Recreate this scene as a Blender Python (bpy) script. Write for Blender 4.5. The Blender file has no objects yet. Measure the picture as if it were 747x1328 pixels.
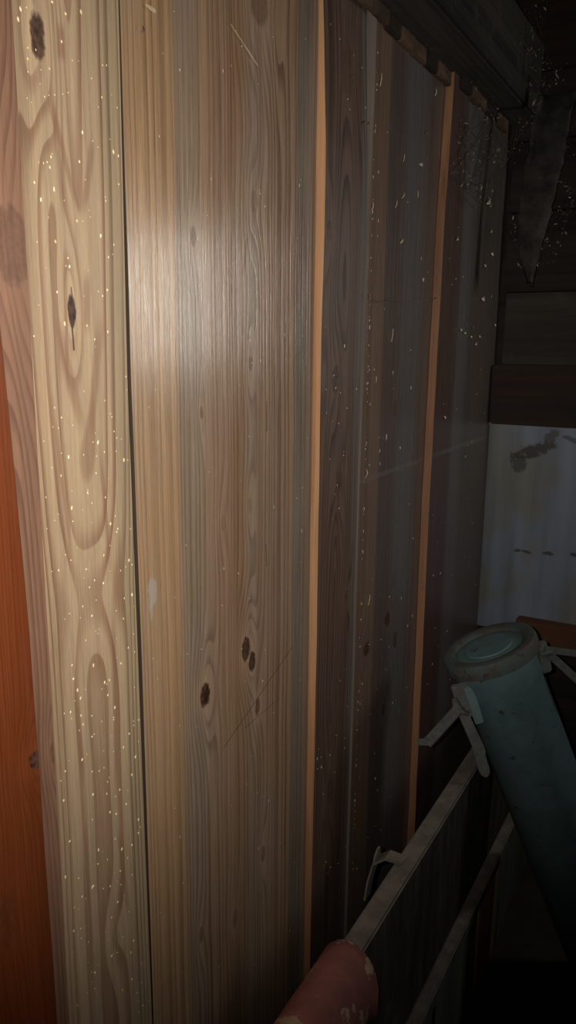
import bpy, bmesh, math, random
from mathutils import Vector, Matrix, noise as mnoise

# ------------------------------------------------------------------ camera, world, light
scene = bpy.context.scene
COL = scene.collection
W, H, FPX = 747.0, 1328.0, 1000.0
CAM = Vector((0.6, 0.0, 1.4))                      # 0.6 m from the boarded wall (plane x = 0)
TH, PI_, RO = math.radians(29.4), math.radians(12.0), math.radians(0.5)
FWD = Vector((-math.sin(TH)*math.cos(PI_), math.cos(TH)*math.cos(PI_), -math.sin(PI_)))
R0 = Vector((math.cos(TH), math.sin(TH), 0)); U0 = R0.cross(FWD)
RGT = R0*math.cos(RO) + U0*math.sin(RO); UP = U0*math.cos(RO) - R0*math.sin(RO)
cd = bpy.data.cameras.new('camera'); cam = bpy.data.objects.new('camera', cd); COL.objects.link(cam)
M = Matrix((RGT, UP, -FWD)).transposed().to_4x4(); M.translation = CAM
cam.matrix_world = M
cd.sensor_fit = 'VERTICAL'; cd.sensor_height = 24.0; cd.lens = 24.0*FPX/H; cd.clip_start = 0.01
scene.camera = cam

world = bpy.data.worlds.new('world'); scene.world = world; world.use_nodes = True
world.node_tree.nodes['Background'].inputs[0].default_value = (0.5, 0.6, 0.8, 1)
world.node_tree.nodes['Background'].inputs[1].default_value = 0.004

fl = bpy.data.lights.new('phone_flash', 'SPOT'); fl.energy = 52; fl.color = (1.0, 0.95, 0.86)
fl.spot_size = math.radians(94); fl.spot_blend = 1.0; fl.shadow_soft_size = 0.005
flo = bpy.data.objects.new('phone_flash', fl); COL.objects.link(flo)
flo.matrix_world = Matrix.Translation(-RGT*0.03 + UP*0.012) @ M @ Matrix.Rotation(math.radians(7.5), 4, 'X') @ Matrix.Rotation(math.radians(9), 4, 'Y')

dl = bpy.data.lights.new('sheen_light', 'AREA'); dl.energy = 4.6; dl.color = (1.0, 0.95, 0.86)  # unseen source off to the right, added for the sheen on the wide board
dl.shape = 'RECTANGLE'; dl.size = 0.24; dl.size_y = 0.42
dlo = bpy.data.objects.new('sheen_light', dl); COL.objects.link(dlo)
dlo.location = (1.12, 2.10, 1.55)
dlo.rotation_euler = (Vector((0.0, 0.74, 1.453)) - Vector(dlo.location)).to_track_quat('-Z', 'Y').to_euler()

vs = scene.view_settings
vs.view_transform = 'Standard'; vs.look = 'None'; vs.exposure = 0.0; vs.gamma = 1.0; vs.use_curve_mapping = False

# ------------------------------------------------------------------ helpers
rnd = random.Random(7)
def ray(px, py): return FWD + RGT*((px-W/2)/FPX) - UP*((py-H/2)/FPX)
def on_wall(px, py, x=0.0):
    v = ray(px, py); return CAM + v*((x-CAM.x)/v.x)
def on_back(px, py, y):
    v = ray(px, py); return CAM + v*((y-CAM.y)/v.y)
def at_depth(px, py, D): return CAM + ray(px, py)*D

def tag(o, label=None, cat=None, group=None, kind=None):
    if label: o['label'] = label
    if cat: o['category'] = cat
    if group: o['group'] = group
    if kind: o['kind'] = kind
    return o
def link(name, me, mats, parent=None, smooth=False):
    o = bpy.data.objects.new(name, me); COL.objects.link(o)
    if not isinstance(mats, (list, tuple)): mats = [mats]
    for m in mats: me.materials.append(m)
    if parent: o.parent = parent
    if smooth:
        for p in me.polygons: p.use_smooth = True
    return o
def mesh(name, verts, faces):
    me = bpy.data.meshes.new(name); me.from_pydata([tuple(v) for v in verts], [], faces); me.update(); return me
def from_bm(name, bm):
    bmesh.ops.recalc_face_normals(bm, faces=bm.faces)
    me = bpy.data.meshes.new(name); bm.to_mesh(me); bm.free(); return me
def empty(name, loc=(0, 0, 0)):
    o = bpy.data.objects.new(name, None); COL.objects.link(o); o.location = loc; o.empty_display_size = 0.05; return o
def interp(pts, t):
    pts = sorted(pts)
    if t <= pts[0][0]: return pts[0][1]
    for (a, va), (b, vb) in zip(pts, pts[1:]):
        if t <= b: return va + (vb-va)*(t-a)/(b-a)
    return pts[-1][1]
def box_bm(bm, lo, hi, mat=None, bev=0.0):
    c = [(lo[i]+hi[i])/2 for i in range(3)]; s = [hi[i]-lo[i] for i in range(3)]
    r = bmesh.ops.create_cube(bm, size=1.0)
    vs_ = r['verts']
    for v in vs_: v.co = Vector((v.co.x*s[0], v.co.y*s[1], v.co.z*s[2]))
    if bev:
        es = list({e for v in vs_ for e in v.link_edges})
        rr = bmesh.ops.bevel(bm, geom=es, offset=bev, segments=2, affect='EDGES')
        vs_ = list(set(rr['verts']) | {v for v in vs_ if v.is_valid})
    T = Matrix.Translation(c)
    if mat is not None: T = mat @ T
    bmesh.ops.transform(bm, matrix=T, verts=vs_)
def box(name, lo, hi, m, parent=None, bev=0.002, wob=0.0, cuts=0, mat=None, seed=0):
    bm = bmesh.new(); box_bm(bm, lo, hi, None, bev)
    if cuts:
        bmesh.ops.subdivide_edges(bm, edges=[e for e in bm.edges if e.calc_length() > 0.08], cuts=cuts, use_grid_fill=True)
    if wob:
        for v in bm.verts: v.co += wob*mnoise.noise_vector(v.co*9 + Vector((seed, 3.1, 0)))
    if mat is not None: bmesh.ops.transform(bm, matrix=mat, verts=bm.verts)
    return link(name, from_bm(name, bm), m, parent)
def tube_geo(pts, rad, n=5, verts=None, faces=None):
    verts = [] if verts is None else verts; faces = [] if faces is None else faces
    base = len(verts); pts = [Vector(p) for p in pts]
    for i, p in enumerate(pts):
        t = (pts[min(i+1, len(pts)-1)] - pts[max(i-1, 0)]).normalized()
        a = t.orthogonal().normalized(); b = t.cross(a)
        r = rad[i] if isinstance(rad, (list, tuple)) else rad
        for k in range(n):
            an = 2*math.pi*k/n; verts.append(p + a*(r*math.cos(an)) + b*(r*math.sin(an)))
    for i in range(len(pts)-1):
        for k in range(n):
            k2 = (k+1) % n
            faces.append((base+i*n+k, base+i*n+k2, base+(i+1)*n+k2, base+(i+1)*n+k))
    faces.append(tuple(base+k for k in reversed(range(n)))); faces.append(tuple(base+(len(pts)-1)*n+k for k in range(n)))
    return verts, faces

# ------------------------------------------------------------------ node expression builder
class X:
    def __init__(s, nt, sock): s.nt, s.s = nt, sock
    def _m(s, op, *a):
        n = s.nt.nodes.new('ShaderNodeMath'); n.operation = op
        for i, v in enumerate((s,)+a):
            if isinstance(v, X): s.nt.links.new(v.s, n.inputs[i])
            else: n.inputs[i].default_value = v
        return X(s.nt, n.outputs[0])
    def __add__(s, o): return s._m('ADD', o)
    __radd__ = __add__
    def __sub__(s, o): return s._m('SUBTRACT', o)
    def __rsub__(s, o): return (s*-1.0)+o
    def __mul__(s, o): return s._m('MULTIPLY', o)
    __rmul__ = __mul__
    def __truediv__(s, o): return s._m('DIVIDE', o)
    def sqrt(s): return s._m('SQRT')
    def abs(s): return s._m('ABSOLUTE')
    def frac(s): return s._m('FRACT')
    def sin(s): return s._m('SINE')
    def min(s, o): return s._m('MINIMUM', o)
    def max(s, o): return s._m('MAXIMUM', o)
    def gauss(s):                                   # exp(-s)
        n = s.nt.nodes.new('ShaderNodeMath'); n.operation = 'POWER'; n.inputs[0].default_value = math.e
        s.nt.links.new((s*-1.0).s, n.inputs[1]); return X(s.nt, n.outputs[0])
    def ss(s, a, b, lo=0.0, hi=1.0):
        n = s.nt.nodes.new('ShaderNodeMapRange'); n.interpolation_type = 'SMOOTHSTEP'
        s.nt.links.new(s.s, n.inputs[0])
        for i, v in zip((1, 2, 3, 4), (a, b, lo, hi)): n.inputs[i].default_value = v
        return X(s.nt, n.outputs[0])
class G:
    def __init__(s, name, rough=0.5, spec=0.5):
        s.mat = bpy.data.materials.new(name); s.mat.use_nodes = True
        s.nt = s.mat.node_tree; s.b = s.nt.nodes['Principled BSDF']
        s.b.inputs['Roughness'].default_value = rough; s.b.inputs['Specular IOR Level'].default_value = spec
        tc = s.nt.nodes.new('ShaderNodeTexCoord'); s.obj = tc.outputs['Object']
        sp = s.nt.nodes.new('ShaderNodeSeparateXYZ'); s.nt.links.new(s.obj, sp.inputs[0])
        s.x, s.y, s.z = (X(s.nt, sp.outputs[i]) for i in range(3))
    def noise(s, sx, sy, sz, detail=3.0, rough=0.55, off=(0, 0, 0), dist=0.0):
        mp = s.nt.nodes.new('ShaderNodeMapping'); s.nt.links.new(s.obj, mp.inputs[0])
        mp.inputs['Scale'].default_value = (sx, sy, sz); mp.inputs['Location'].default_value = off
        n = s.nt.nodes.new('ShaderNodeTexNoise'); n.inputs['Scale'].default_value = 1.0
        n.inputs['Detail'].default_value = detail; n.inputs['Roughness'].default_value = rough; n.inputs['Distortion'].default_value = dist
        s.nt.links.new(mp.outputs[0], n.inputs['Vector']); return X(s.nt, n.outputs[0])
    def rgb(s, c):
        n = s.nt.nodes.new('ShaderNodeRGB'); n.outputs[0].default_value = (*c, 1); return n.outputs[0]
    def mix(s, a, b, f, mode='MIX'):
        n = s.nt.nodes.new('ShaderNodeMix'); n.data_type = 'RGBA'; n.blend_type = mode; n.clamp_factor = True
        if isinstance(f, X): s.nt.links.new(f.s, n.inputs[0])
        else: n.inputs[0].default_value = f
        for k, v in ((6, a), (7, b)):
            if isinstance(v, tuple): n.inputs[k].default_value = (*v, 1)
            else: s.nt.links.new(v, n.inputs[k])
        return n.outputs[2]
    def scale(s, col, f):                            # multiply a colour by a scalar
        n = s.nt.nodes.new('ShaderNodeVectorMath'); n.operation = 'SCALE'
        s.nt.links.new(col, n.inputs[0]); s.nt.links.new(f.s, n.inputs['Scale']); return n.outputs[0]
    def done(s, col, bump=None, bstr=0.3, bdist=0.001, rough=None):
        if isinstance(col, tuple): s.b.inputs['Base Color'].default_value = (*col, 1)
        else: s.nt.links.new(col, s.b.inputs['Base Color'])
        if rough is not None: s.nt.links.new(rough.s, s.b.inputs['Roughness'])
        if bump is not None:
            n = s.nt.nodes.new('ShaderNodeBump'); n.inputs['Strength'].default_value = bstr; n.inputs['Distance'].default_value = bdist
            s.nt.links.new(bump.s, n.inputs['Height']); s.nt.links.new(n.outputs[0], s.b.inputs['Normal'])
        return s.mat

def wall_wood(name, early, late, u0, w0, wk, zc, spacing, knots=(), zones=(), lines=(), rough=0.4, spec=0.5,
              late_amt=0.8, streak=0.25, seed=0.0, wobble=0.006, grey=0.0, blot=0.3):
    """flat-sawn board: growth rings cut around a pith that lies u0 across, w0 + wk*(z-zc) deep; knots bend the rings"""
    g = G(name, rough, spec)
    off = (seed*3.7, seed*1.9, seed*5.3)
    wav = g.noise(1, 6, 1.3, 2.0, 0.5, off) - 0.5
    wav2 = g.noise(1, 45, 5, 2.0, 0.5, off) - 0.5
    u = g.y + wav*wobble*2 + wav2*0.0012
    du = u - u0
    if isinstance(wk, tuple): wd = g.z.ss(wk[0], wk[1], w0, wk[2])
    else: wd = (g.z - zc)*wk + w0
    wd = wd + (g.noise(1, 2.0, 2.2, 2.0, 0.5, (seed, 0, seed)) - 0.5)*0.006
    F = (du*du + wd*wd).sqrt()*(1.0/spacing)
    F = F + (F*1.9 + seed).sin()*0.28 + (F*0.73 + seed*2).sin()*0.5
    kd = None; halo = None; rim = None
    kn = g.noise(1, 90, 70, 3.0, 0.6, off) - 0.5
    for (ky, kz, ry, rz, dark, amp) in knots:
        a = (g.y - ky)*(1.0/ry); b = (g.z - kz)*(1.0/rz)
        q = a*a + b*b
        F = F + (a*a*(1/8.0) + b*b*(1/20.0)).gauss()*(amp*1.4)
        core = (q + kn*1.8).ss(0.7, 1.45, dark, 0.0)
        hl = (q*(1/4.5)).gauss()*min(1.0, dark+0.25)
        kd = core if kd is None else kd.max(core)
        halo = hl if halo is None else halo.max(hl)
    t = F.frac()
    lw = t.ss(0.35, 0.90)*t.ss(0.93, 1.0, 1.0, 0.0)
    var = g.noise(1, 14, 1.0, 2.0, 0.5, (seed*2, seed, 1)).ss(0.25, 0.7, 0.35, 1.0)
    amt = lw*var*late_amt
    col = g.mix(early, late, amt)
    fine = g.noise(1, 420, 9, 4.0, 0.65, off)
    grit = g.noise(1, 700, 60, 3.0, 0.6, off)
    mid = g.noise(1, 70, 1.4, 3.0, 0.6, off)
    big = g.noise(1, 9, 2.2, 3.0, 0.55, off)
    for (a, b, e, c, al) in zones:
        m = (g.y + wav*0.01).ss(a-e, a+e)*(g.y + wav*0.01).ss(b-e, b+e, 1.0, 0.0)*al
        tint = g.mix(c, tuple(k*0.55 for k in c), amt)
        col = g.mix(col, tint, m)
    if grey: col = g.mix(col, (0.25, 0.235, 0.21), big.ss(0.42, 0.7)*grey)
    if halo is not None: col = g.mix(col, tuple(min(1, k*1.35) for k in early), halo*0.65)
    col = g.scale(col, (grit-0.5)*0.35 + (fine-0.5)*streak*1.6 + (mid-0.5)*streak*1.5 + (big-0.5)*blot + 1.0)
    if kd is not None:
        kr = (g.noise(1, 160, 120, 3.0, 0.6, off)).ss(0.3, 0.7)
        col = g.mix(col, g.mix((0.020, 0.010, 0.008), (0.11, 0.055, 0.035), kr), kd)
    for (p, q, wd_, c, al) in lines:                 # hair-thin scratches, cracks
        dx, dz = q[0]-p[0], q[1]-p[1]; L2 = dx*dx+dz*dz; L = math.sqrt(L2)
        ay, az = g.y-p[0], g.z-p[1]
        tt = (ay*dx + az*dz)*(1/L2); dd = ((ay*dz - az*dx)*(1/L) + wav2*wd_*0.9).abs()
        col = g.mix(col, c, dd.ss(wd_*0.35, wd_*1.1, al, 0.0)*tt.ss(-0.01, 0.03 if wd_ < 0.002 else 0.30)*tt.ss(0.97 if wd_ < 0.002 else 0.70, 1.01, 1.0, 0.0))
    for (py, pz, ry, rz, c, al) in PATCH.get(name, ()):
        a = (g.y-py)*(1/ry); b = (g.z-pz)*(1/rz)
        m = ((a*a+b*b) + (g.noise(1, 320, 130, 4.0, 0.75) - 0.5)*4.0).ss(0.4, 0.9, al, 0.0)
        col = g.mix(col, c, m)
    bump = lw*-0.5 + fine*1.1 + mid*0.4
    rg = fine.ss(0.25, 0.8, rough-0.07, rough+0.16)
    return g.done(col, bump, 0.35, 0.0006, rg)
PATCH = {}

def simple(name, c1, c2, sc=(20, 20, 20), rough=0.6, spec=0.3, lo=0.35, hi=0.65, bump=0.4, bd=0.002, c3=None, sc3=(90, 90, 90), t3=(0.6, 0.7)):
    g = G(name, rough, spec)
    n = g.noise(*sc, 5.0, 0.6); col = g.mix(c1, c2, n.ss(lo, hi))
    m = g.noise(sc[0]*6, sc[1]*6, sc[2]*6, 3.0, 0.6, (3, 1, 2))
    if c3:
        col = g.mix(col, c3, g.noise(*sc3, 4.0, 0.65, (5, 5, 5)).ss(*t3))
    col = g.scale(col, (m-0.5)*0.5 + 1.0)
    return g.done(col, n*0.6+m*0.4, bump, bd)
def rough_wood(name, c1, c2, axis='y', rough=0.7, spec=0.25, fine=90, long=3, streak=0.7, dust=None, dust_t=(0.5, 0.7)):
    g = G(name, rough, spec)
    s = [fine]*3; s['xyz'.index(axis)] = long
    a = g.noise(*s, 4.0, 0.6); b = g.noise(*[k*0.22 for k in s], 3.0, 0.55, (2, 4, 1))
    col = g.mix(c1, c2, b.ss(0.3, 0.7))
    col = g.scale(col, (a-0.5)*streak*1.6 + 1.0)
    if dust: col = g.mix(col, dust, g.noise(14, 14, 14, 5.0, 0.65, (1, 7, 2)).ss(*dust_t)*0.85)
    return g.done(col, a, 0.5, 0.001)

# ------------------------------------------------------------------ materials
def yz(px, py, x=0.0):
    p = on_wall(px, py, x); return (p.y, p.z)
def K(px, py, ry, rz, dark=1.0, amp=1.5, x=0.0):
    y, z = yz(px, py, x); return (y, z, ry, rz, dark, amp)

PATCH['pine_wide'] = [(*yz(199, 768), 0.010, 0.022, (0.42, 0.40, 0.38), 0.6), (*yz(197, 790), 0.005, 0.016, (0.42, 0.40, 0.38), 0.45)]
M_varnish = wall_wood('varnished_orange', (0.155, 0.036, 0.009), (0.085, 0.017, 0.004), 0.20, 0.05, 0.03, 1.0, 0.006,
    knots=[K(42, 983, 0.010, 0.010, 0.9, 2.0), K(5, 1190, 0.012, 0.03, 0.25, 1.0)], rough=0.42, late_amt=0.45, streak=0.28, seed=1.0)
M_brown = wall_wood('brown_strip', (0.215, 0.115, 0.073), (0.105, 0.045, 0.030), 0.47, 0.01, 0.06, 1.1, 0.0075,
    knots=[K(16, 318, 0.022, 0.035, 0.45, 3.0), K(70, 975, 0.006, 0.012, 0.35, 1.5)], rough=0.45, late_amt=0.75, streak=0.3, seed=2.0, wobble=0.012)
M_pine = wall_wood('pine_yellow', (0.40, 0.285, 0.182), (0.195, 0.092, 0.052), 0.617, 0.046, (0.85, 2.05, 0.004), 1.62, 0.0095,
    knots=[K(48, 46, 0.0085, 0.020, 0.95, 2.2), K(93, 402, 0.0055, 0.017, 1.0, 1.6), K(124, 768, 0.016, 0.016, 0.06, 1.2),
           K(75, 45, 0.012, 0.05, 0.0, 1.2), K(150, 1215, 0.006, 0.014, 0.15, 0.7)],
    zones=[(0.53, 0.566, 0.010, (0.30, 0.195, 0.115), 0.4), (0.664, 0.70, 0.008, (0.32, 0.245, 0.15), 0.6)],
    lines=[((yz(72, 400)), (yz(109, 572)), 0.008, (0.215, 0.105, 0.06), 0.5),
           ((yz(133, 395)), (yz(116, 578)), 0.008, (0.215, 0.105, 0.06), 0.5),
           ((yz(66, 90)), (yz(84, 300)), 0.004, (0.215, 0.105, 0.06), 0.5),
           ((yz(84, 300)), (yz(88, 520)), 0.003, (0.215, 0.105, 0.06), 0.5),
           ((yz(60, 110)), (yz(104, 285)), 0.005, (0.215, 0.105, 0.06), 0.5),
           ((yz(122, 170)), (yz(107, 290)), 0.006, (0.215, 0.105, 0.06), 0.5),
           ((yz(128, 560)), (yz(146, 760)), 0.004, (0.215, 0.105, 0.06), 0.5),
           ((yz(146, 760)), (yz(152, 1060)), 0.005, (0.215, 0.105, 0.06), 0.5),
           ((yz(96, 880)), (yz(110, 1030)), 0.005, (0.215, 0.105, 0.06), 0.5),
           ((yz(110, 1030)), (yz(122, 1320)), 0.004, (0.215, 0.105, 0.06), 0.5),
           ((yz(62, 480)), (yz(98, 760)), 0.0035, (0.215, 0.105, 0.06), 0.5),
           ((yz(152, 1060)), (yz(168, 1200)), 0.005, (0.215, 0.105, 0.06), 0.5),
           ((yz(78, 25)), (yz(80, 85)), 0.008, (0.215, 0.105, 0.06), 0.5),
           ((yz(113, 345)), (yz(113, 440)), 0.007, (0.215, 0.105, 0.06), 0.5),
           ((yz(93, 415)), (yz(96, 455)), 0.0016, (0.06, 0.025, 0.015), 0.9), ((yz(94, 388)), (yz(92, 372)), 0.0012, (0.08, 0.04, 0.02), 0.8)],
    rough=0.45, late_amt=0.92, streak=0.42, seed=3.0, wobble=0.009, blot=0.25)
M_wide = wall_wood('pine_wide', (0.325, 0.208, 0.134), (0.135, 0.068, 0.042), 0.44, 0.08, 0.012, 1.0, 0.0115,
    knots=[K(338, 8, 0.022, 0.022, 0.45, 2.5), K(331, 262, 0.010, 0.014, 0.30, 1.6), K(252, 306, 0.0055, 0.012, 0.65, 1.0),
           K(326, 471, 0.005, 0.011, 0.55, 1.1), K(263, 535, 0.004, 0.009, 0.55, 0.9), K(325, 655, 0.006, 0.012, 0.18, 1.0),
           K(291, 678, 0.006, 0.012, 0.18, 0.8), K(320, 842, 0.011, 0.019, 0.95, 2.3), K(328, 858, 0.009, 0.016, 0.95, 1.2),
           K(267, 902, 0.011, 0.017, 1.0, 2.2), K(335, 917, 0.006, 0.015, 0.75, 1.3), K(342, 1108, 0.006, 0.016, 0.5, 1.2),
           K(262, 1213, 0.005, 0.014, 0.45, 1.0), K(306, 1192, 0.007, 0.016, 0.4, 1.0)],
    zones=[(0.68, 0.785, 0.004, (0.43, 0.265, 0.145), 0.85), (0.785, 0.835, 0.010, (0.29, 0.215, 0.155), 0.7),
           (0.858, 0.90, 0.006, (0.325, 0.20, 0.125), 0.5), (0.905, 0.935, 0.010, (0.27, 0.160, 0.088), 0.65), (0.942, 0.968, 0.008, (0.29, 0.22, 0.165), 0.5),
           (0.972, 0.984, 0.004, (0.22, 0.13, 0.085), 0.5), (1.085, 1.16, 0.010, (0.165, 0.140, 0.118), 0.8)],
    lines=[((yz(290, 972)), (yz(381, 838)), 0.0012, (0.07, 0.035, 0.02), 0.75), ((yz(318, 945)), (yz(364, 905)), 0.0010, (0.07, 0.035, 0.02), 0.6),
           ((yz(317, 360)), (yz(321, 300)), 0.004, (0.22, 0.10, 0.045), 0.8), ((yz(347, 520)), (yz(347, 560)), 0.0018, (0.07, 0.03, 0.02), 0.7),
           ((yz(346, 705)), (yz(347, 735)), 0.0018, (0.07, 0.03, 0.02), 0.6)],
    rough=0.22, spec=0.9, late_amt=0.80, streak=0.42, seed=4.0, wobble=0.010, grey=0.25)
M_dark = wall_wood('weathered_dark', (0.118, 0.074, 0.054), (0.038, 0.020, 0.016), 1.22, 0.02, 0.035, 1.5, 0.011,
    knots=[K(437, 492, 0.014, 0.022, 0.8, 2.2, 0.015), K(441, 620, 0.012, 0.024, 0.6, 1.8, 0.015), K(428, 300, 0.010, 0.016, 0.7, 1.2, 0.015),
           K(450, 775, 0.008, 0.014, 0.5, 1.0, 0.015), K(430, 1025, 0.012, 0.030, 0.6, 1.5, 0.015), K(455, 90, 0.02, 0.04, 0.3, 1.5, 0.015)],
    zones=[(1.10, 1.142, 0.005, (0.10, 0.078, 0.07), 0.6), (1.285, 1.31, 0.006, (0.15, 0.13, 0.118), 0.6)],
    rough=0.45, late_amt=0.9, streak=0.42, seed=5.0, wobble=0.016)
M_grey = wall_wood('weathered_grey', (0.098, 0.074, 0.066), (0.064, 0.044, 0.038), 1.0, 0.05, 0.01, 1.2, 0.016,
    knots=[K(476, 842, 0.015, 0.014, 0.85, 1.6, 0.018), K(503, 803, 0.013, 0.016, 0.9, 1.6, 0.018), K(513, 830, 0.011, 0.018, 0.6, 1.2, 0.018),
           K(498, 920, 0.010, 0.014, 0.8, 1.2, 0.018), K(513, 530, 0.010, 0.016, 0.4, 0.8, 0.018)],
    zones=[(1.29, 1.40, 0.010, (0.19, 0.122, 0.088), 0.75), (1.48, 1.60, 0.035, (0.125, 0.118, 0.118), 0.7)],
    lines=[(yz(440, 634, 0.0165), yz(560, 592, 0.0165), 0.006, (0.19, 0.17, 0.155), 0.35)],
    rough=0.27, late_amt=0.45, streak=0.25, seed=6.0)
M_corner = wall_wood('weathered_corner', (0.085, 0.070, 0.062), (0.052, 0.04, 0.034), 1.3, 0.05, 0.01, 1.2, 0.018,
    zones=[(1.60, 1.79, 0.02, (0.078, 0.045, 0.040), 0.85), (1.80, 1.88, 0.03, (0.115, 0.110, 0.110), 0.6)],
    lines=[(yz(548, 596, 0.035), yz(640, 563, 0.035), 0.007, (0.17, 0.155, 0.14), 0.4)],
    rough=0.32, late_amt=0.4, streak=0.3, seed=7.0)
M_edge = rough_wood('raw_edge_wood', (0.46, 0.25, 0.13), (0.30, 0.14, 0.065), 'z', 0.6, 0.3, 260, 6, 0.4)
M_edge2 = rough_wood('raw_edge_aged', (0.30, 0.15, 0.080), (0.18, 0.082, 0.042), 'z', 0.6, 0.3, 200, 6, 0.4, (0.16, 0.11, 0.09), (0.6, 0.75))
M_gap = rough_wood('joint_shade', (0.05, 0.034, 0.024), (0.03, 0.02, 0.015), 'z')  # gap shade put into the colour of the wide board's near edge
M_gapd = rough_wood('dusty_joint', (0.17, 0.14, 0.12), (0.11, 0.09, 0.075), 'z')
M_speck = simple('cream_flecks', (0.85, 0.72, 0.45), (0.75, 0.58, 0.33), (60, 60, 60), 0.7, 0.2)
M_dust = simple('pale_dust', (0.60, 0.54, 0.45), (0.40, 0.34, 0.27), (60, 60, 60), 0.9, 0.1)
M_webdust = simple('web_dust', (0.30, 0.27, 0.23), (0.10, 0.088, 0.075), (45, 45, 45), 0.95, 0.05, 0.4, 0.6)
M_shav = simple('shaving_wood', (0.62, 0.50, 0.34), (0.42, 0.31, 0.20), (90, 90, 90), 0.7, 0.2)
M_chip = simple('dark_chips', (0.09, 0.06, 0.045), (0.18, 0.12, 0.08), (90, 90, 90), 0.8, 0.2)
M_web = simple('cobweb', (0.06, 0.053, 0.047), (0.03, 0.027, 0.024), (40, 40, 40), 1.0, 0.0)
M_backing = rough_wood('backing_wood', (0.03, 0.022, 0.018), (0.018, 0.013, 0.011), 'z')
M_beam = rough_wood('beam_black', (0.045, 0.041, 0.034), (0.022, 0.020, 0.018), 'y', 0.85, 0.1, 110, 2.5, 0.9, (0.062, 0.057, 0.048), (0.5, 0.75))
M_cleat = rough_wood('cleat_brown', (0.14, 0.085, 0.055), (0.05, 0.036, 0.028), 'y', 0.8, 0.1, 70, 30, 0.6)
M_ceil = rough_wood('ceiling_wood', (0.085, 0.060, 0.040), (0.045, 0.034, 0.025), 'x', 0.85, 0.1, 80, 2.5, 0.7)
M_bdark = rough_wood('back_dark', (0.055, 0.047, 0.040), (0.034, 0.029, 0.026), 'x', 0.85, 0.1, 60, 4, 0.6, (0.075, 0.066, 0.057), (0.55, 0.8))
M_bblack = rough_wood('back_black', (0.035, 0.028, 0.023), (0.020, 0.016, 0.014), 'x', 0.9, 0.1, 60, 4, 0.6)
M_lintel = rough_wood('lintel_brown', (0.034, 0.018, 0.012), (0.022, 0.013, 0.010), 'x', 0.7, 0.2, 90, 3, 0.6)
M_sill = rough_wood('sill_brown', (0.13, 0.052, 0.022), (0.08, 0.033, 0.016), 'x', 0.6, 0.3, 90, 3, 0.5)
M_floor = simple('earth_floor', (0.05, 0.042, 0.034), (0.03, 0.026, 0.022), (9, 9, 9), 0.95, 0.1, bump=0.8, bd=0.01)
M_plank = rough_wood('dusty_plank', (0.055, 0.048, 0.043), (0.026, 0.023, 0.022), 'z', 0.9, 0.1, 130, 16, 0.9, (0.085, 0.078, 0.07), (0.56, 0.8))
M_dustedge = simple('thick_grey_dust', (0.17, 0.145, 0.125), (0.115, 0.10, 0.087), (25, 25, 25), 0.95, 0.05)
M_panelp = rough_wood('grey_green_paint', (0.085, 0.090, 0.072), (0.055, 0.058, 0.048), 'z', 0.8, 0.2, 60, 5, 0.5)
M_ochre = rough_wood('ochre_paint', (0.30, 0.165, 0.035), (0.20, 0.10, 0.022), 'z', 0.7, 0.2, 60, 5, 0.4)
M_tile = simple('terracotta', (0.27, 0.105, 0.092), (0.19, 0.074, 0.066), (14, 14, 14), 0.85, 0.15, c3=(0.36, 0.26, 0.17), sc3=(22, 22, 22), t3=(0.55, 0.60), bump=0.5, bd=0.002)
M_teal = simple('teal_paint', (0.088, 0.142, 0.150), (0.075, 0.120, 0.126), (8, 8, 8), 0.55, 0.35, c3=(0.055, 0.04, 0.03), sc3=(38, 38, 60), t3=(0.64, 0.67), bump=0.15, bd=0.001)
M_tealrim = simple('teal_paint_chipped', (0.066, 0.086, 0.085), (0.062, 0.060, 0.052), (22, 22, 22), 0.7, 0.25, c3=(0.055, 0.040, 0.032), sc3=(48, 48, 48), t3=(0.57, 0.64), bump=0.4, bd=0.0015)
M_clamp = simple('grey_clamp_paint', (0.095, 0.099, 0.095), (0.066, 0.070, 0.066), (40, 40, 40), 0.7, 0.25, c3=(0.10, 0.07, 0.05), sc3=(70, 70, 70), t3=(0.6, 0.68))

def pane_material():
    g = G('pale_blue_sheet', 0.38, 0.4)
    s1 = g.noise(16, 1, 1.2, 4.0, 0.55, (1, 0, 0)); s2 = g.noise(5, 5, 4, 3.0, 0.5)
    col = g.mix((0.175, 0.197, 0.255), (0.162, 0.166, 0.153), s2.ss(0.40, 0.60))
    col = g.scale(col, (s1-0.5)*1.5 + (g.x-0.02)*1.2 + 0.85)
    n = g.noise(60, 60, 60, 5.0, 0.75) - 0.5
    def blob(px, py, rx, rz, slope, al=0.95, c=(0.042, 0.038, 0.033)):
        nonlocal col
        p = on_back(px, py, 2.12)
        a = (g.x-p.x)*(1/rx); b = (g.z-p.z - (g.x-p.x)*slope)*(1/rz)
        col = g.mix(col, c, ((a*a+b*b) + n*4.5).ss(0.5, 1.3, al, 0.0))
    blob(688, 586, 0.060, 0.020, 0.35); blob(672, 600, 0.022, 0.030, 0.0, 0.75); blob(712, 570, 0.02, 0.02, 0.8, 0.7); blob(742, 572, 0.03, 0.006, -0.35, 0.7)
    for (x, y) in ((668, 716), (681, 718), (709, 720), (744, 722)): blob(x, y, 0.015, 0.005, 0.15*(x % 3-1), 0.8)
    return g.done(col, s2, 0.1, 0.002)
M_pane = pane_material()

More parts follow.
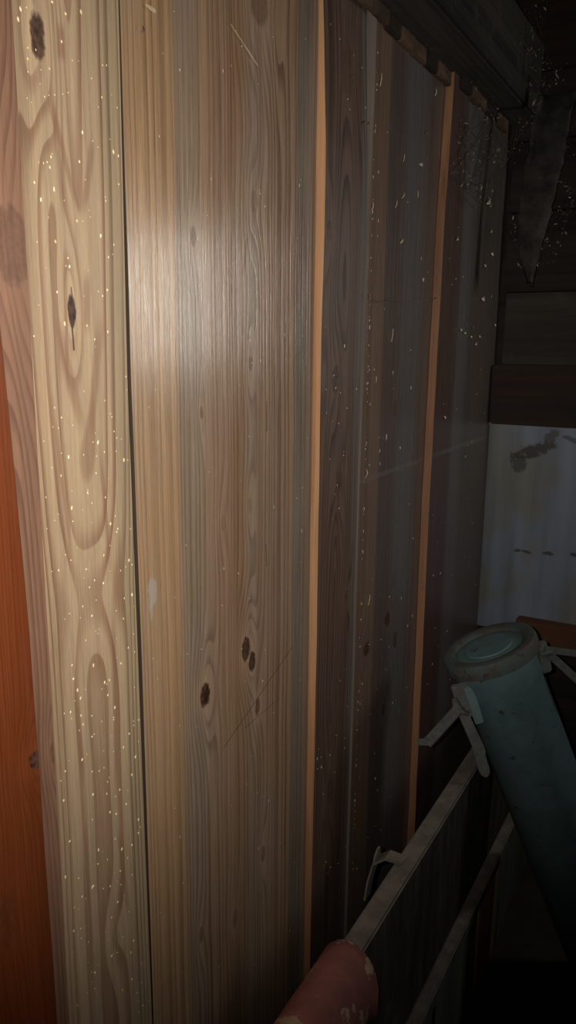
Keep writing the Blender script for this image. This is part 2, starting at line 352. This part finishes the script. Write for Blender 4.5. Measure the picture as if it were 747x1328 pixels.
# ------------------------------------------------------------------ wall_left: vertical boards
def board(name, yl, yr, xf, mats, parent, z0=0.0, z1=2.02, thick=0.02, bev=0.0004, wob=0.0006, seg=40, bevl=None):
    """vertical plank; yl, yr and xf are (z, value) tables. Slot 1 is the near edge."""
    verts, faces, mi = [], [], []
    for i in range(seg+1):
        z = z0 + (z1-z0)*i/seg
        a = interp(yl, z) + wob*mnoise.noise(Vector((z*9, 1.3, len(parent.children))))
        b = interp(yr, z) + wob*mnoise.noise(Vector((z*9, 7.3, len(parent.children))))
        x = interp(xf, z) if isinstance(xf, list) else xf
        xb = min(x-0.004, x-thick)
        bl = bev if bevl is None else bevl
        verts += [(xb, a, z), (x-bl, a, z), (x, a+bl, z), (x, b-bev, z), (x-bev, b, z), (xb, b, z)]
    n = 6
    for i in range(seg):
        for k in range(n):
            k2 = (k+1) % n
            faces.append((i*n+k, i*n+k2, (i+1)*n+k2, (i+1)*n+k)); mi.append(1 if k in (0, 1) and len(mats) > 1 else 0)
    faces.append(tuple(reversed(range(n)))); faces.append(tuple(seg*n+k for k in range(n))); mi += [0, 0]
    me = mesh(name, verts, faces); o = link(name, me, mats, parent)
    for p, m in zip(me.polygons, mi): p.material_index = m
    bm = bmesh.new(); bm.from_mesh(me); bmesh.ops.recalc_face_normals(bm, faces=bm.faces); bm.to_mesh(me); bm.free()
    return o
def c(v): return [(0.0, v)]

wl = box('wall_left', (-0.075, -0.6, 0), (-0.035, 2.16, 2.30), M_backing, bev=0)
tag(wl, 'long wall of upright weathered pine boards', 'wall', kind='structure')
bA = board('board', c(-0.40), [(0.55, 0.5245), (1.127, 0.5195), (1.448, 0.508), (1.8, 0.494)], 0.005, [M_varnish], wl)
tag(bA, 'orange-red varnished board')
bB = board('board', c(0.45), [(0.0, 0.5455), (0.6, 0.5455), (1.12, 0.549), (1.65, 0.5505)], 0.0, [M_brown], wl, wob=0.0)
tag(bB, 'narrow reddish-brown recessed board')
bC = board('board', [(0.6, 0.5455), (1.12, 0.549), (1.65, 0.5505)], [(0.4, 0.6945), (1.0, 0.6905), (1.36, 0.6885), (1.75, 0.6945)], 0.0, [M_pine], wl, wob=0.0, bevl=0.00005)
tag(bC, 'pale yellow pine board speckled with cream flecks')
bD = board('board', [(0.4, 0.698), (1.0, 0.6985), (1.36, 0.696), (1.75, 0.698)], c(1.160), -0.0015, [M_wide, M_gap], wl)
tag(bD, 'wide honey-brown pine board with dark knots')
bG = board('board', c(1.148), c(1.306), [(0.2, 0.011), (0.86, 0.0135), (1.4, 0.0125), (1.70, 0.0155), (1.80, 0.011), (1.92, 0.006)], [M_dark, M_edge], wl, wob=0.0016, thick=0.03)
tag(bG, 'dark knotty board with raw orange near edge')
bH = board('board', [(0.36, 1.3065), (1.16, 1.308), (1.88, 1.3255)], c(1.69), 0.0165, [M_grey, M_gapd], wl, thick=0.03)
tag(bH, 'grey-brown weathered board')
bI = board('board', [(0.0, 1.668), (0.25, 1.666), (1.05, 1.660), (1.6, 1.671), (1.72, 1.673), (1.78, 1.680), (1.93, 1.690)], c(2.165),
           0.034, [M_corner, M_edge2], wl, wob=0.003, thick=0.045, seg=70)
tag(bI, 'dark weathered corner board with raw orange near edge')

# flecks: cream specks stuck on the boards (too small to tell apart singly)
def flecks(name, parent, spots, mat):
    verts, faces = [], []
    for (x, y, z, ry, rz, rot) in spots:
        base = len(verts)
        for k in range(6):
            an = math.pi*2*k/6; a, b = math.cos(an)*ry, math.sin(an)*rz
            verts.append((x-0.0003, y + a*math.cos(rot)-b*math.sin(rot), z + a*math.sin(rot)+b*math.cos(rot)))
        verts.append((x+min(ry, rz)*0.55, y, z))
        for k in range(6): faces.append((base+k, base+(k+1) % 6, base+6))
    o = link(name, mesh(name, verts, faces), mat, parent); o['kind'] = 'stuff'; return o
sp = []
while len(sp) < 330:
    y = rnd.uniform(0.553, 0.688); z = rnd.uniform(0.45, 1.80)
    if rnd.random() > 0.55 + 0.45*mnoise.noise(Vector((y*30, z*6, 0))) + 0.25: continue
    s = rnd.choice((0.0008, 0.0010, 0.0012, 0.0015, 0.0019)); sp.append((0.0, y, z, s, s*rnd.uniform(1.0, 1.9), rnd.uniform(-.4, .4)))
flecks('cream_flecks', bC, sp, M_speck)
def scatter(n, y0, y1, z0, z1, x, s0, s1):
    return [(x, rnd.uniform(y0, y1), rnd.uniform(z0, z1), rnd.uniform(s0, s1), rnd.uniform(s0, s1)*rnd.choice((1, 1.5, 3)), rnd.uniform(-.5, .5)) for _ in range(n)]
flecks('dust_flecks', bD, scatter(90, 0.71, 1.13, 0.3, 1.85, 0.0, 0.0005, 0.0011), M_dust)
flecks('dust_flecks', bB, scatter(14, 0.535, 0.546, 0.6, 1.1, -0.004, 0.001, 0.002), M_speck)
flecks('dust_flecks', bG, scatter(70, 1.16, 1.30, 0.3, 1.9, 0.013, 0.0006, 0.0014), M_dust)
flecks('dust_flecks', bH, scatter(60, 1.32, 1.64, 0.3, 1.9, 0.0175, 0.0006, 0.0018) + scatter(70, 1.3275, 1.332, 0.3, 1.9, 0.0175, 0.0006, 0.0016), M_dust)
flecks('dust_flecks', bI, scatter(60, 1.68, 2.1, 0.5, 1.9, 0.034, 0.0008, 0.002), M_dust)

# ------------------------------------------------------------------ wall_back
YB = 2.155
wb = box('wall_back', (-0.06, YB+0.03, 0), (2.2, YB+0.08, 2.35), M_bblack, bev=0)
tag(wb, 'dark end wall of mixed boards and sheeting', 'wall', kind='structure')
def zb(py, px=700, y=YB): return on_back(px, py, y).z
z_pt, z_lb, z_lt, z_ut = zb(553, 690, 2.14), zb(553, 690, 2.11), zb(474, 690, 2.11), zb(365, 690)
o = box('sheet', (0.016, YB-0.015, zb(818, 660, 2.14)), (0.95, YB-0.010, z_pt+0.02), M_pane, wb, 0.001); tag(o, 'pale blue-grey stained sheet')
box('lintel', (0.04, YB-0.045, z_lb), (2.1, YB+0.02, z_lt), M_lintel, wb, 0.004, 0.002, 2)
zz = z_lt + 0.001
for i, (hh, m) in enumerate(((0.19, M_bdark), (0.20, M_bblack), (0.17, M_bblack), (0.16, M_bblack), (0.21, M_lintel))):
    box('board', (0.048 if i else 0.056, YB-0.012-0.004*(i % 2), zz), (2.1, YB+0.02, zz+hh-0.004), m, wb, 0.003, 0.002, 3, seed=i); zz += hh
o = box('sill', (0.150, YB-0.05, zb(850, 720, 2.1)), (1.4, YB+0.02, zb(812, 720, 2.1)), M_sill, wb, 0.003, 0.001, 2)
zz = 0.0
for i in range(3):
    box('board', (0.05, YB-0.01, zz), (2.1, YB+0.02, zz+0.175), M_bblack, wb, 0.003, 0.002, 2, seed=9+i); zz += 0.178

# ------------------------------------------------------------------ floor, ceiling, top beam
fo = box('floor', (-0.08, -0.8, -0.05), (2.2, 2.24, 0.0), M_floor, bev=0); tag(fo, 'bare dark earth floor', 'floor', kind='structure')
ce = box('ceiling', (-0.08, -0.6, 2.30), (2.2, 2.24, 2.33), M_bblack, bev=0); tag(ce, 'low dark boarded ceiling', 'ceiling', kind='structure')
for i in range(12):
    y0 = -0.55 + i*0.23
    box('board', (0.0, y0, 2.272+rnd.uniform(0, 0.006)), (2.15, min(y0+0.222, 2.15), 2.30), M_ceil, ce, 0.003, 0.002, 2, seed=i)
for x0 in (0.42, 0.95):
    box('joist', (x0, -0.5, 2.16), (x0+0.07, 2.14, 2.275), M_beam, ce, 0.005, 0.003, 4)
tb = box('trim_1', (0.004, -0.5, 1.962), (0.11, 2.14, 2.14), M_beam, None, 0.006, 0.004, 6)
tag(tb, 'thick blackened wall beam under the ceiling', 'beam', kind='structure')
yy = 0.2
i = 0
while yy < 2.05:
    ln = rnd.uniform(0.05, 0.11)
    xo = 0.017 if yy < 1.69 else 0.034
    if yy + ln > 1.68 and yy < 1.70: ln = 0.06; 
    box('cleat_block', (xo, yy, 1.936+rnd.uniform(-0.003, 0.004)), (xo+rnd.uniform(0.008, 0.013), yy+ln-0.004, 1.963), M_cleat if i % 3 else M_bblack, tb, 0.002, 0.001, 0)
    yy += ln; i += 1

# ------------------------------------------------------------------ trough of a heavy board along the wall
def rot_fix(bm): pass
tr = empty('timber_trough', (0.2, 1.4, 0)); tag(tr, 'low trough with a thick dusty board set on edge along the boarded wall', 'trough')
T = Matrix.Translation((-0.2, -1.4, 0))
def plank_edge(name, lo, hi, m_face, m_top, parent, off, wob=0.0015):
    o = box(name, lo, hi, m_face, parent, 0.003, wob, 5, mat=off)
    o.data.materials.append(m_top)
    for p in o.data.polygons:
        if p.normal.z > 0.5: p.material_index = 1
    return o
ZP = 1.4 - 2.10*0.40
plank_edge('front_board', (0.20, 0.80, 0.0), (0.235, 2.10, ZP), M_plank, M_dustedge, tr, T)
for y0 in (0.80, 2.06): box('end_board', (0.045, y0, 0.0), (0.20, y0+0.03, 0.16), M_plank, tr, 0.003, 0.001, 1, mat=T)
box('bottom_board', (0.045, 0.83, 0.0), (0.20, 2.06, 0.025), M_plank, tr, 0.003, 0.001, 1, mat=T)

# low panel of upright painted boards standing against the trough
ZQ = 0.275
pn = empty('painted_panel', (0.25, 1.4, 0)); tag(pn, 'low grey-green panel of upright boards with an ochre stripe, against the trough', 'panel')
T2 = Matrix.Translation((-0.25, -1.4, 0))
plank_edge('top_rail', (0.237, 0.95, ZQ-0.03), (0.262, 2.08, ZQ), M_panelp, M_dustedge, pn, T2, 0.001)
ys = [0.95, 1.17, 1.39, 1.61, on_wall(620, 1180, 0.254).y, on_wall(645, 1180, 0.254).y, on_wall(652, 1180, 0.256).y, on_wall(682, 1180, 0.256).y, 2.5]
ys = sorted(y for y in ys if y < 2.05) + [2.08]
ochre_i = None
for i, (a, b) in enumerate(zip(ys, ys[1:])):
    och = abs(a - on_wall(620, 1180, 0.254).y) < 1e-6
    o = box('board', (0.238, a+0.002, 0.0), (0.254 + (0.003 if i % 2 else 0), b-0.002, ZQ-0.031), M_ochre if och else M_panelp, pn, 0.002, 0.0008, 1, mat=T2, seed=i)
    if och: tag(o, 'ochre-yellow board')

# ------------------------------------------------------------------ clay ridge tile straddling the near end of the trough board
def half_tile(ctr, r, th, y0, y1, m):
    bm = bmesh.new(); nseg, ny = 22, 14; grid = {}
    for j in range(ny+1):
        y = y0 + (y1-y0)*j/ny
        for i in range(nseg+1):
            an = math.pi*i/nseg
            for s, rr in ((0, r), (1, r-th)):
                rag = 0.004*mnoise.noise(Vector((i*0.7, 3, 0))) if j == ny else 0
                p = Vector((rr*math.cos(an), y - ctr[1] + rag, (rr*1.5*math.sin(an)**0.9 if 0 < i < nseg else -0.03)))
                p += 0.0015*mnoise.noise_vector(p*22)
                grid[i, j, s] = bm.verts.new(p)
    for j in range(ny):
        for i in range(nseg):
            for s in (0, 1): bm.faces.new([grid[i, j, s], grid[i+1, j, s], grid[i+1, j+1, s], grid[i, j+1, s]])
    for i in range(nseg):
        for j in (0, ny): bm.faces.new([grid[i, j, 0], grid[i+1, j, 0], grid[i+1, j, 1], grid[i, j, 1]])
    for j in range(ny):
        for i in (0, nseg): bm.faces.new([grid[i, j, 0], grid[i, j+1, 0], grid[i, j+1, 1], grid[i, j, 1]])
    o = link('ridge_tile', from_bm('ridge_tile', bm), m, None, True); o.location = ctr
    return o
rt = half_tile((0.2175, 0.75, ZP + 0.003 - 1.5*0.036), 0.046, 0.010, 0.56, 0.868, M_tile)
tag(rt, 'dusty red clay ridge tile laid over the thick dusty board', 'roof tile')

# bent grey bracket on the trough board
bk = empty('bent_bracket', (0.2, 1.09, ZP)); tag(bk, 'bent grey metal strap hooked over the thick dusty board', 'bracket')
def strap(name, pts, w, th, m, parent, off):
    bm = bmesh.new(); rows = []
    pts = [Vector(p) for p in pts]
    for i, p in enumerate(pts):
        t = (pts[min(i+1, len(pts)-1)] - pts[max(i-1, 0)]).normalized(); n = Vector((0, 1, 0)); b = t.cross(n).normalized()
        ww = w[i] if isinstance(w, list) else w
        rows.append([bm.verts.new(p + n*(ww*sx) + b*(th*sz) - off) for sx, sz in ((-1, -1), (1, -1), (1, 1), (-1, 1))])
    for a, b_ in zip(rows, rows[1:]):
        for k in range(4): bm.faces.new([a[k], a[(k+1) % 4], b_[(k+1) % 4], b_[k]])
    bm.faces.new(rows[0]); bm.faces.new(rows[-1])
    return link(name, from_bm(name, bm), m, parent)
off = Vector((0.2, 1.09, ZP))
strap('strap', [(0.15, 1.09, ZP-0.09), (0.155, 1.09, ZP-0.05), (0.165, 1.09, ZP-0.012), (0.185, 1.09, ZP+0.004), (0.215, 1.09, ZP+0.004)], [0.012, 0.013, 0.016, 0.014, 0.012], 0.0015, M_dustedge, bk, off)
strap('upturned_tip', [(0.165, 1.09, ZP-0.012), (0.168, 1.085, ZP+0.006), (0.172, 1.08, ZP+0.020)], [0.014, 0.010, 0.004], 0.0015, M_dustedge, bk, off)

# ------------------------------------------------------------------ teal canister leaning on the trough
LID = at_depth(633, 836, 1.585)
ax_img = (RGT*0.385 - UP*0.92).normalized()
slope = Vector((0.385, 0.17, -1.0)).normalized()      # leans towards the wall
L_can = (LID.z-0.035)/(-slope.z)
BOT = LID + slope*L_can
can = empty('steel_canister', BOT)
tag(can, 'teal painted steel canister with clamped lid leaning on the thick dusty board', 'canister')
zax = -slope; xax = Vector((1, 0, 0)); xax = (xax - zax*xax.dot(zax)).normalized(); yax = zax.cross(xax)
MC = Matrix((xax, yax, zax)).transposed().to_4x4(); can.rotation_euler = MC.to_euler()
INV = (Matrix.Translation(BOT) @ MC).inverted()
def lathe(name, prof, m, parent, n=56, smooth=True):
    verts, faces = [], []
    for (r, z) in prof:
        for k in range(n): an = 2*math.pi*k/n; verts.append((r*math.cos(an), r*math.sin(an), z))
    for i in range(len(prof)-1):
        for k in range(n): k2 = (k+1) % n; faces.append((i*n+k, i*n+k2, (i+1)*n+k2, (i+1)*n+k))
    faces.append(tuple(reversed(range(n)))); faces.append(tuple((len(prof)-1)*n+k for k in range(n)))
    me = mesh(name, verts, faces); o = link(name, me, m, parent)
    for p in me.polygons: p.use_smooth = len(p.vertices) == 4
    me.set_sharp_from_angle(angle=math.radians(40)); return o
RB = 0.084; zt = L_can
lathe('body', [(RB-0.006, 0.0), (RB, 0.006), (RB, zt-0.085), (RB+0.003, zt-0.080), (RB+0.003, zt-0.030), (RB-0.004, zt-0.028)], M_teal, can)
lid = lathe('lid', [(RB+0.002, zt-0.030), (RB+0.0135, zt-0.028), (RB+0.0145, zt-0.022), (RB+0.0145, zt-0.006), (RB+0.012, zt+0.001), (RB+0.004, zt+0.003), (RB-0.008, zt+0.001),
                    (RB-0.012, zt-0.002), (RB-0.014, zt-0.006), (RB-0.030, zt-0.007)], M_tealrim, can)
lathe('lid_plate', [(RB-0.0135, zt-0.0068), (RB-0.020, zt-0.0045), (RB-0.034, zt-0.0045), (RB-0.036, zt-0.002), (RB-0.050, zt-0.002)], M_teal, lid)
def obox(name, p, q, w, th, m, parent, wn=None, bev=0.002, taper=1.0, rounded=False):
    """flat bar from p to q (world), width w along wn, thickness th; stored in canister space"""
    p, q = Vector(p), Vector(q); t = (q-p); L = t.length; t.normalize()
    wn = Vector(wn); wn = (wn - t*wn.dot(t)).normalized(); nn = t.cross(wn)
    out = []
    n = 9
    for i in range(n+1):
        s = i/n; e = 1.0
        if rounded and s > 0.78: e = math.sqrt(max(0.05, 1-((s-0.78)/0.22)**2))
        out.append((s*L, w*(1+(taper-1)*s)*e))
    bm = bmesh.new(); rows = []
    for (d_, ww) in out:
        rows.append([bm.verts.new(INV @ (p + t*d_ + wn*(ww/2*a) + nn*(th/2*b))) for a, b in ((-1, -1), (1, -1), (1, 1), (-1, 1))])
    for a, b in zip(rows, rows[1:]):
        for k in range(4): bm.faces.new([a[k], a[(k+1) % 4], b[(k+1) % 4], b[k]])
    bm.faces.new(rows[0]); bm.faces.new(rows[-1])
    bmesh.ops.recalc_face_normals(bm, faces=bm.faces)
    bmesh.ops.bevel(bm, geom=[e for e in bm.edges if e.calc_face_angle(0) > 0.6], offset=bev*0.6, segments=2, affect='EDGES')
    return link(name, from_bm(name, bm), m, parent)
def swell(name, pts, rad, m, parent, n=10):
    v, f = tube_geo([INV @ Vector(p) for p in pts], rad, n); return link(name, mesh(name, v, f), m, parent, True)
VN = RGT
# left clamp
Dc = 1.535
def Q(px, py, D=Dc): return at_depth(px, py, D)
lug = obox('clamp_lug', Q(594, 886, 1.555), Q(606, 930, 1.545), 0.034, 0.016, M_clamp, can, RGT, 0.005, 0.75)
obox('bracket', Q(606, 890, 1.55), Q(622, 938, 1.54), 0.022, 0.010, M_teal, lug, RGT, 0.003, 0.8)
swell('pivot_pin', [Q(592, 921, 1.525), Q(607, 926, 1.525)], 0.0055, M_clamp, lug)
swell('hook_boss', [Q(589, 905, 1.54), Q(593, 918, 1.535), Q(600, 924, 1.53)], [0.006, 0.010, 0.008], M_clamp, lug)
arm = obox('clamp_arm', Q(594, 920, 1.525), Q(553, 965, 1.50), 0.021, 0.005, M_clamp, can, RGT+UP*0.5, 0.0015)
obox('arm_tab', Q(556, 962, 1.50), Q(541, 962, 1.52), 0.015, 0.006, M_clamp, arm, UP, 0.002, 0.8, True)
lev = obox('clamp_lever', Q(601, 926, 1.525), Q(627, 984, 1.515), 0.020, 0.006, M_clamp, can, RGT, 0.002, 1.1, True)
obox('lever_tip', Q(618, 966, 1.53), Q(631, 1008, 1.52), 0.022, 0.006, M_clamp, lev, RGT, 0.002, 0.95, True)
# right clamp
lug2 = obox('clamp_lug', Q(698, 832, 1.58), Q(708, 872, 1.575), 0.030, 0.016, M_clamp, can, RGT, 0.005, 0.8)
swell('pivot_pin', [Q(700, 848, 1.56), Q(716, 846, 1.56)], 0.0055, M_clamp, lug2)
arm2 = obox('clamp_arm', Q(706, 842, 1.56), Q(765, 850, 1.60), 0.014, 0.005, M_clamp, can, UP, 0.0015)
lev2 = obox('clamp_lever', Q(712, 848, 1.565), Q(760, 892, 1.57), 0.016, 0.006, M_clamp, can, UP, 0.002, 1.0, True)

# ------------------------------------------------------------------ cobwebs, shavings and scraps
def bits_geo(pts, s0, s1, verts, faces):
    for p in pts:
        base = len(verts); s = s0 + (s1*1.5-s0)*rnd.random()**2.5; ax = Vector((rnd.gauss(0, 1), rnd.gauss(0, 1), rnd.gauss(0, 1))).normalized()
        a = ax.orthogonal().normalized(); b = ax.cross(a); l = s*rnd.choice((1, 1.3, 2.4))
        for v in (ax*l, -ax*l, a*s*.6, -a*s*.6, b*s*.4, -b*s*.4): verts.append(Vector(p)+v)
        for f in ((0, 2, 4), (0, 4, 3), (0, 3, 5), (0, 5, 2), (1, 4, 2), (1, 3, 4), (1, 5, 3), (1, 2, 5)): faces.append(tuple(base+k for k in f))
def cobweb(label, anchors, n_thread, bits, bit_s=(0.001, 0.003), rad=0.0004, sag=0.03):
    root = empty('cobweb', anchors[0]); tag(root, label, 'cobweb'); o_ = Vector(anchors[0])
    v, f = [], []; pts_all = []
    for _ in range(n_thread):
        a, b = rnd.sample(anchors, 2)
        a = Vector(a) + Vector([rnd.uniform(-.02, .02) for _ in range(3)]); b = Vector(b) + Vector([rnd.uniform(-.02, .02) for _ in range(3)])
        a.x = max(a.x, 0.045); b.x = max(b.x, 0.045)
        s = rnd.uniform(0, sag); pts = []
        for i in range(9):
            t = i/8; p = a.lerp(b, t); p.z -= s*4*t*(1-t); p += 0.004*mnoise.noise_vector(p*30); pts.append(p - o_)
        pts_all += pts; tube_geo(pts, rad, 3, v, f)
    th = link('threads', mesh('threads', v, f), M_web, root); th['kind'] = 'stuff'
    v, f = [], []
    bits_geo([rnd.choice(pts_all) + Vector([rnd.uniform(-.012, .012) for _ in range(3)]) for _ in range(bits)], *bit_s, v, f)
    d_ = link('caught_dust', mesh('caught_dust', v, f), M_webdust, root); d_['kind'] = 'stuff'
    return root
A = at_depth
cobweb('grey cobweb full of dust hanging from the blackened beam to the dark end wall',
       [A(560, 20, 1.653), A(600, 130, 1.696), A(660, 40, 1.740), A(690, 130, 1.783), A(730, 90, 1.827), A(655, 200, 1.870), A(700, 10, 1.740)], 26, 240, (0.0008, 0.0030))
cobweb('dusty cobweb looped across the top of the corner board', [A(582, 170, 1.653), A(572, 225, 1.636), A(600, 250, 1.696), A(628, 262, 1.740), A(655, 200, 1.827), A(640, 130, 1.740)], 22, 170, (0.0008, 0.0026), 0.0005, 0.05)
cobweb('dusty cobweb below the hanging grey scrap on the end wall', [A(690, 200, 1.827), A(740, 170, 1.827), A(745, 260, 1.870), A(690, 340, 1.870), A(665, 300, 1.870), A(720, 330, 1.870)], 18, 150, (0.0008, 0.0030))

# hanging scrap (dust-caked strip of old felt)
def hanging_scrap():
    outl_l = [(700, 120), (690, 165), (682, 215), (676, 262), (672, 300), (676, 335), (686, 366)]
    outl_r = [(745, 120), (736, 165), (727, 215), (715, 262), (706, 300), (698, 335), (690, 370)]
    bm = bmesh.new(); rows = []
    n, mcols = 30, 8
    for j in range(n+1):
        t = j/n*6; i = min(5, int(t)); fr = t-i
        l = [outl_l[i][k] + (outl_l[i+1][k]-outl_l[i][k])*fr for k in (0, 1)]; r = [outl_r[i][k] + (outl_r[i+1][k]-outl_r[i][k])*fr for k in (0, 1)]
        row = []
        for m in range(mcols+1):
            s = m/mcols; px = l[0]+(r[0]-l[0])*s; py = l[1]+(r[1]-l[1])*s
            if m in (0, mcols): px += 4*mnoise.noise(Vector((py*.11, m, 0)))
            p = A(px, py, 1.80 + 0.04*(j/n)) + FWD*(0.015*math.sin(s*4.0+j*.1) + 0.010*mnoise.noise(Vector((px*.05, py*.05, 2))))
            row.append(bm.verts.new(p))
        rows.append(row)
    for a, b in zip(rows, rows[1:]):
        for m in range(mcols): bm.faces.new([a[m], a[m+1], b[m+1], b[m]])
    bmesh.ops.recalc_face_normals(bm, faces=bm.faces)
    r = bmesh.ops.solidify(bm, geom=bm.faces[:], thickness=0.003)
    o = link('hanging_scrap', from_bm('hanging_scrap', bm), simple('dusty_felt', (0.05, 0.046, 0.041), (0.026, 0.023, 0.021), (25, 25, 25), 0.95, 0.05, bump=0.8, bd=0.004), None, True)
    c0 = A(722, 120, 1.80); o.data.transform(Matrix.Translation(-c0)); o.location = c0
    return tag(o, 'ragged dusty grey strip hanging from the ceiling by the end wall', 'scrap')
hanging_scrap()

def shaving(px, py, x, length, ang, curl, w, m, label, cat, group, name='wood_shaving'):
    """a small curled sliver stuck to the wall"""
    p = on_wall(px, py, x); v, f = [], []
    n = 7; dy, dz = math.cos(math.radians(ang)), math.sin(math.radians(ang))
    for i in range(n+1):
        t = i/n - 0.5; lift = 0.0012 + curl*length*(0.25 - t*t)*2 * (1 if curl > 0 else 0)
        side = abs(curl)*length*(t*t)*1.5
        c0 = Vector((lift, dy*t*length - dz*side, dz*t*length + dy*side)); ww = w*(1-abs(2*t)**2*0.7)
        for s, q in ((-1, 0), (1, 0), (1, 1), (-1, 1)): v.append(c0 + Vector((q*0.0007, -dz*ww*s, dy*ww*s)))
    for i in range(n):
        for k in range(4): f.append((i*4+k, i*4+(k+1) % 4, i*4+4+(k+1) % 4, i*4+4+k))
    f += [(3, 2, 1, 0), (n*4, n*4+1, n*4+2, n*4+3)]
    o = link(name, mesh(name, v, f), m); o.location = p
    return tag(o, label, cat, group)
shaving(195, 14, 0.0, 0.020, -4, 0.25, 0.0022, M_shav, 'pale wood shaving stuck near the top of the wide honey-brown board', 'shaving', None)
shaving(183, 39, 0.0, 0.008, 70, 0.4, 0.0015, M_chip, 'tiny dark chip below the pale shaving on the wide board', 'chip', None, 'wood_chip')
shaving(316, 60, 0.0, 0.072, -24, 0.02, 0.0006, M_shav, 'thin straw stuck slantwise across the wide honey-brown board', 'straw', None, 'straw')
gH = 'shavings caught on the grey-brown board'
for (px, py, L, an, cu, w, m) in ((493, 104, .030, 62, .15, .002, M_shav), (475, 160, .022, 20, .1, .0025, M_chip), (513, 265, .024, 70, .5, .0018, M_shav), (522, 254, .022, 50, .4, .0013, M_shav),
        (520, 313, .026, 30, .3, .003, M_shav), (545, 214, .024, 10, .6, .0040, M_dust), (552, 172, .02, 60, .3, .003, M_chip), (564, 120, .02, 80, .3, .003, M_dust), (541, 252, .018, 80, .4, .0014, M_shav),
        (523, 205, .020, 85, .3, .0012, M_shav), (548, 363, .016, 5, .3, .0050, M_dust), (508, 435, .030, 85, .05, .0015, M_shav), (482, 268, .02, 60, .5, .0016, M_shav), (500, 567, .014, 80, .2, .0022, M_dust),
        (487, 492, .016, 85, .1, .0016, M_shav), (532, 503, .010, 80, .1, .0028, M_dust), (474, 614, .022, 75, .4, .0016, M_shav), (478, 778, .030, 82, .1, .0016, M_shav)):
    if m is M_shav: lb, ct, gp, nm = 'pale curled shaving stuck on the grey-brown board between the two raw edges', 'shaving', 'pale '+gH, 'wood_shaving'
    elif m is M_chip: lb, ct, gp, nm = 'dark wood chip stuck on the grey-brown board between the two raw edges', 'chip', 'dark chips on the grey-brown board', 'wood_chip'
    else: lb, ct, gp, nm = 'pale grey dust flake stuck on the grey-brown board between the two raw edges', 'dust flake', 'dust flakes on the grey-brown board', 'dust_flake'
    shaving(px, py, 0.0165, L*rnd.uniform(0.6, 0.85), an + rnd.uniform(-15, 15), cu*rnd.uniform(0.2, 0.9), w*rnd.uniform(0.55, 0.9), m, lb, ct, gp, nm)
gI = 'crumbs caught on the corner board'
for (px, py, s) in ((625, 388, .012), (597, 428, .006), (602, 432, .006), (610, 437, .006), (616, 446, .007), (613, 425, .005), (621, 437, .006), (604, 420, .004), (652, 405, .008), (637, 330, .010), (632, 262, .014), (636, 300, .006), (576, 542, .006), (628, 345, .007), (641, 422, .007), (592, 310, .006)):
    shaving(px, py, 0.036, s*1.6, rnd.uniform(-30, 60), 0.5, s*0.42, M_dust if s > .005 else M_chip, 'small dusty crumb stuck on the dark corner board', 'crumb', gI, 'dust_crumb')
# thread strung across the boards
v, f = [], []
tp = [on_wall(px, py, 0.022 if px < 556 else 0.045) for px, py in ((476, 382), (484, 388), (492, 392), (505, 389), (520, 391), (540, 391), (556, 388), (566, 386))]
tube_geo(tp, 0.0007, 4, v, f)
o = link('thread', mesh('thread', v, f), M_chip); tag(o, 'dark thread strung between the dark knotty board and the second raw edge', 'thread')
